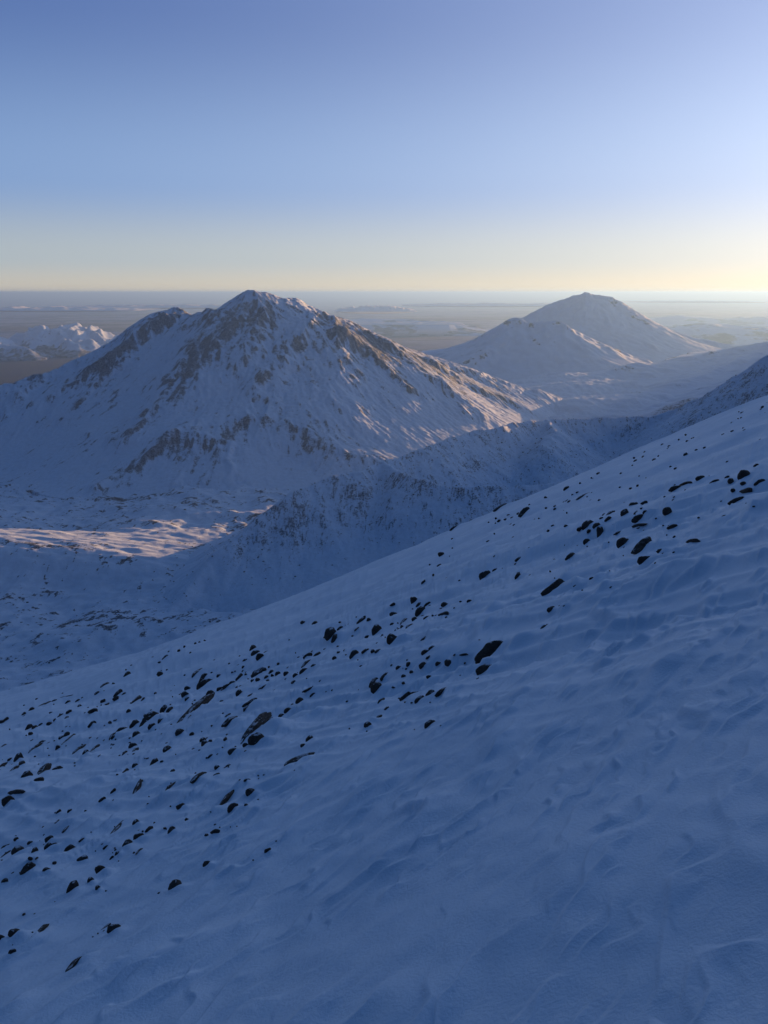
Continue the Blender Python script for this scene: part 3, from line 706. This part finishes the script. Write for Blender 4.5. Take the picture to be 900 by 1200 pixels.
def rock_mesh(seed, sub, kind):
    """unit rock: broken faces with worn edges; x long, y deep, z up; kind: block, slab, round, wedge"""
    rs = np.random.RandomState(seed); v, f = ICO[sub]
    k = {'block': 9, 'slab': 10, 'round': 22, 'wedge': 8}[kind]
    n = rs.randn(k, 3); n /= np.linalg.norm(n, axis=1)[:, None]
    d = rs.uniform(.62, 1.0, k) if kind != 'round' else rs.uniform(.88, 1.0, k)
    q = np.maximum(v @ n.T, 1e-3) / d
    p = 40 if kind != 'round' else 14
    r = (np.sum(q ** p, 1) + 1) ** (-1 / p)
    c = v * r[:, None]
    nz = fbm(c[:, 0] * 2.2 + c[:, 2] * 1.3 + seed, c[:, 1] * 2.2 - c[:, 2] * 1.7, 4, 77)
    c = c * (1 + .09 * nz)[:, None]
    if kind == 'wedge': c[:, 2] *= 1 - .42 * np.clip(-c[:, 0], -1, 1)
    if kind == 'slab':                                     # ledges bend a little and thin out to one end
        c[:, 2] += .35 * (c[:, 0] ** 2) * -.5; c[:, 2] *= 1 - .25 * c[:, 0]
    lo, hi = c.min(0), c.max(0)
    c = (c - (lo + hi) / 2) / ((hi - lo) / 2)
    me = bpy.data.meshes.new('rock'); me.from_pydata(c.tolist(), [], f)
    me.polygons.foreach_set('use_smooth', np.ones(len(f), bool)); me.materials.append(M_rock); return me
PROTO = {}
def proto(kind, i, sub):
    k = (kind, i, sub)
    if k not in PROTO: PROTO[k] = rock_mesh(hash_(kind) * 31 + i * 7 + 3, sub, kind)
    return PROTO[k]
def hash_(s): return sum((j + 1) * ord(ch) for j, ch in enumerate(s)) % 1000

def rock_frame(P, px, py, w_, h_, a_):
    d = P[1] * CP - P[2] * SP
    a = rad(a_); L = w_ * d / 900; T = h_ * d / 900
    if a_ > 62 and h_ > w_: L, T, a = L, T, 0
    A = (rt_c * math.cos(a) + up_c * math.sin(a)) * L
    # lay the long side on the snow: its far end lies as much deeper as the slope asks for
    e = .5
    n = Vector((-A_, -B_, 1)).normalized()
    vw = Vector(P).normalized(); depth = -A.dot(n) / min(vw.dot(n), -.02)
    lim = 1.7 if w_ / h_ > 2.2 else .7; depth = max(-lim * L, min(lim * L, depth)); A0 = A
    A = A + vw * depth
    ex = A.normalized()
    ez = (n - ex * n.dot(ex)).normalized()
    ey = ez.cross(ex)
    return ex, ey, ez, A.length, L, T, d
rng = random.Random(11)
placed = []
for i, ((px, py, w_, h_, a_), P) in enumerate(zip(ROCKS, stand)):
    ex, ey, ez, LA, L, T, d = rock_frame(P, px, py, w_, h_, a_)
    asp = w_ / h_
    kind = 'slab' if asp > 2.2 else ('wedge' if asp > 1.5 and rng.random() < .6 else ('round' if asp < 1.3 and rng.random() < .35 else 'block'))
    if (px, py) == (302, 867) or (px, py) == (872, 556): kind = 'round'
    if (px, py) in ((577, 763), (650, 688)): kind = 'wedge'
    big = w_ * h_
    sub = 5 if big > 250 else (4 if big > 80 else 3)
    me = proto(kind, rng.randrange(9), sub)
    o = bpy.data.objects.new('boulder' if big > 130 else 'rock', me); col.objects.link(o)
    dep = max(.45 * L, .9 * T) if kind != 'slab' else max(.85 * T, .2 * L)
    hz = T * (1.12 if kind != 'slab' else .98)
    fl = rng.random() < .5
    rotm = Matrix((ex, ey, ez)).transposed() @ Matrix.Rotation(math.pi if fl and kind != 'wedge' else 0, 3, 'Z')
    c = Vector(P) + ez * (T * .12)
    o.matrix_world = Matrix.Translation(c) @ rotm.to_4x4() @ Matrix.Diagonal((LA / 2 * 1.16, dep / 2 * 1.22, hz / 2 * 1.18, 1))
    placed.append((o, kind))

# the smallest stones, too many to count, as one scatter
def pebbles():
    V, F = [], []; rs = random.Random(4)
    src = [(r[0], r[1], r[2], r[3]) for r in TINY]
    big = [r for r in ROCKS if r[2] * r[3] > 20]
    for _ in range(420):
        r = rs.choice(big); k = rs.gauss(0, 1) * 26; a = rad(rs.choice((25, 32, 40)))
        src.append((r[0] + k * math.cos(a) + rs.gauss(0, 7), r[1] - k * math.sin(a) + rs.gauss(0, 5), rs.uniform(1.3, 3.6), rs.uniform(.9, 2.)))
    for _ in range(70):                                     # a thin sprinkling up to the brow on the right
        x_ = rs.uniform(560, 900); src.append((x_, 592 - (x_ - 600) * .425 + abs(rs.gauss(0, 26)) + 3, rs.uniform(1.5, 4.5), rs.uniform(1., 2.2)))
    v0, f0 = ICO[1]
    for (px, py, w_, h_) in src:
        P = hit(px, py, surf)
        if P is None or math.hypot(P[0], P[1]) > 90 or not (-20 < px < 930): continue
        ex, ey, ez, LA, L, T, d = rock_frame(P, px, py, w_, h_, rs.uniform(15, 45))
        M = np.array([ex * LA * .55, ey * T * .8, ez * T * .75])
        vv = v0 * (1 + np.array([rs.uniform(-.3, .25) for _ in v0]))[:, None]
        b0 = len(V); V += (vv @ M + P + np.array(ez) * T * .1).tolist(); F += [[q + b0 for q in f] for f in f0]
    me = bpy.data.meshes.new('scattered_pebbles'); me.from_pydata(V, [], F); me.materials.append(M_rock)
    o = bpy.data.objects.new('scattered_pebbles', me); col.objects.link(o); o['kind'] = 'stuff'; o['category'] = 'pebbles'
    o['label'] = 'scattered small dark stones poking out of the snow slope'
pebbles()

# the countless stones strewn over the ridge and the valley floor
def strew(name, label, grid, n, seed, size, bias, ymax):
    X, Y, Z, rk = grid; rs = np.random.RandomState(seed)
    px, py, d = project(X, Y, Z)
    wgt = np.clip(rk - bias, 0, 1) * (px > -40) * (px < 940) * (Y < ymax) * (Z > -755)
    dens = (wgt * np.gradient(Y, axis=0)).ravel(); cs = np.cumsum(dens); i = np.searchsorted(cs, rs.rand(n) * cs[-1])
    i = np.clip(i, 0, X.size - 1)
    v0, f0 = ICO[1]; f0 = np.array(f0); m = len(v0)
    sz = size * rs.pareto(2.6, n).clip(.05, 3.2) * .8 + size * .45
    v = v0[None] * (1 + rs.uniform(-.32, .25, (n, m, 1))) * sz[:, None, None] * rs.uniform(.6, 1.2, (n, 1, 3))
    v[:, :, 2] *= .5
    ctr = np.stack([X.ravel()[i] + rs.uniform(-2, 2, n), Y.ravel()[i] + rs.uniform(-2, 2, n), Z.ravel()[i] + sz * .12], -1)
    v = (v + ctr[:, None]).reshape(-1, 3); f = (f0[None] + (np.arange(n) * m)[:, None, None]).reshape(-1, 3)
    me = bpy.data.meshes.new(name); me.from_pydata(v.tolist(), [], f.tolist()); me.materials.append(M_rock)
    o = bpy.data.objects.new(name, me); col.objects.link(o); o['kind'] = 'stuff'; o['label'] = label; o['category'] = 'stones'
strew('ridge_stones', 'dark stones speckling the snowy ridge in the middle distance', RIDGE, 8000, 61, 1.0, .10, 2700)
strew('valley_stones', 'dark stones strewn over the snow covered valley floor', VALLEY, 2200, 62, 1.5, .12, 2900)

# ------------------------------------------------------------------ what each stone is called
NAMED = {
 (577,763): ('biggest boulder of the slope, a dark hump with a pointed right tip', 'the biggest boulder'),
 (569,784): ('brownish half buried rock tucked right under the biggest boulder', None),
 (650,688): ('large smooth dark boulder lying alone on the upper right slope', 'the lone smooth boulder'),
 (301,849): ('longest thick dark ledge, tilted, above the ball shaped boulder', 'the thick tilted ledge'),
 (302,867): ('round ball shaped boulder touching the lower side of the thick tilted ledge', 'the ball shaped boulder'),
 (228,830): ('longest thin dark ledge, rising to the right on the left slope', 'the long thin ledge'),
 (350,889): ('isolated bar shaped slab below and right of the ball shaped boulder', 'the isolated bar slab'),
 (753,639): ('large long dark rock lying slanted on the upper right slope', 'the slanted upper rock'),
 (731,635): ('dark rock just left of the slanted rock on the upper right slope', None),
 (872,556): ('round dark boulder high up near the right edge of the photo', 'the round boulder far right'),
 (615,600): ('dark rock standing out on the brow of the slope against the ridge', 'the rock on the brow'),
 (388,742): ('upright pointed dark rock in the middle of the slope', 'the upright pointed rock'),
 (462,748): ('rounded triangular dark rock by itself in mid slope', 'the triangular rock'),
 (443,805): ('standing dark wedge of rock below the triangular rock', 'the standing wedge'),
 (11,938): ('bulky dark rock at the left edge with a flat stone over it', 'the bulky left edge rock'),
 (161,924): ('tall dark rock leaning right on the lower left slope', 'the tall leaning rock'),
 (136,972): ('thin stick like slab rising steeply on the lower left slope', 'the stick like slab'),
 (271,929): ('narrow pointed blade of rock below the thick tilted ledge', 'the narrow blade'),
 (88,1129): ('lowest dark rock of all, lying alone near the bottom left', 'the lowest rock'),
 (134,1087): ('snow flecked dark rock above and right of the lowest rock', None),
 (206,1037): ('ragged dark rock half drifted over with snow, alone on the lower slope', 'the ragged drifted rock'),
 (504,848): ('lone dark rock at the lower right end of the middle rock band', 'the lone middle rock'),
 (519,809): ('slanting slab at the right end of a row of four slabs', 'the slanting end slab'),
 (314,996): ('small lone stone farthest right in the lower snow', None),
 (33,1017): ('thick slab leaning right near the left edge of the photo', 'the thick leaning slab'),
 (175,843): ('broadest dark rock mass on the left part of the slope', 'the broad dark mass'),
 (51,902): ('arched dark rock near the left edge, above the bulky rock', 'the arched rock'),
 (749,607): ('low broad rock in the stone cluster of the upper right slope', 'the low broad cluster rock'),
 (494,716): ('blunt dark rock in the small group above the triangular rock', 'the blunt upper rock'),
 (569,673): ('blocky dark rock left of the lone smooth boulder', 'the upper blocky rock'),
 (20,1092): ('upright dark block near the left edge, above the lowest rock', 'the upright left block'),
}
REF = [(k, v[1]) for k, v in NAMED.items() if v[1]]
ORD = ['nearest', 'second nearest', 'third nearest', 'fourth nearest', 'fifth nearest', 'sixth nearest', 'seventh nearest', 'eighth nearest', 'ninth nearest', 'tenth nearest', 'eleventh nearest', 'twelfth nearest', 'thirteenth nearest', 'fourteenth nearest']
DIRS = ['right of', 'above and right of', 'above', 'above and left of', 'left of', 'below and left of', 'below', 'below and right of']
groups = {}
for (o, kind), (px, py, w_, h_, a_) in zip(placed, ROCKS):
    o['category'] = 'rock'; o['group'] = 'dark rocks poking out of the snow slope'
    k = (int(px), int(py))
    if k in NAMED: o['label'] = NAMED[k][0]; continue
    (rx, ry), ref = min(REF, key=lambda q: math.hypot(q[0][0] - px, q[0][1] - py))
    ang_ = math.degrees(math.atan2(ry - py, px - rx)) % 360
    big = max(w_, h_)
    size = 'large' if big >= 15 else ('middling' if big >= 10 else ('small' if big >= 6 else 'tiny'))
    shp = {'slab': 'flat', 'round': 'rounded', 'wedge': 'wedge shaped', 'block': 'blocky'}[kind]
    groups.setdefault((size, shp, DIRS[int((ang_ + 22.5) // 45) % 8], ref), []).append((math.hypot(rx - px, ry - py), o))
for (size, shp, dr, ref), lst in groups.items():
    lst.sort(key=lambda q: q[0])
    for i, (_, o) in enumerate(lst):
        o['label'] = f'{size} {shp} dark stone ' + (f'{dr} {ref}' if len(lst) == 1 else f'{ORD[i]} {dr} {ref}')

# ================================================================== air
def haze():
    me = bpy.data.meshes.new('haze'); B = 300000; z0, z1 = -1500, 75
    v = [(x, y, z) for x in (-B, B) for y in (-B, B) for z in (z0, z1)]
    f = [(0,1,3,2),(4,6,7,5),(0,4,5,1),(2,3,7,6),(0,2,6,4),(1,5,7,3)]
    me.from_pydata(v, [], f)
    m = bpy.data.materials.new('haze'); m.use_nodes = True; nt = m.node_tree
    nt.nodes.remove(nt.nodes['Principled BSDF'])
    p = nt.nodes.new('ShaderNodeVolumePrincipled'); p.inputs['Color'].default_value = (.27,.51,1.0,1)
    p.inputs['Density'].default_value = HAZE_D; p.inputs['Anisotropy'].default_value = .44
    nt.links.new(p.outputs[0], nt.nodes['Material Output'].inputs['Volume'])
    me.materials.append(m)
    o = bpy.data.objects.new('haze', me); col.objects.link(o); o['kind'] = 'stuff'; o['category'] = 'haze'; o['label'] = 'thin blue haze lying over the valley and lowland'
HAZE_D = 3.2e-5
haze()
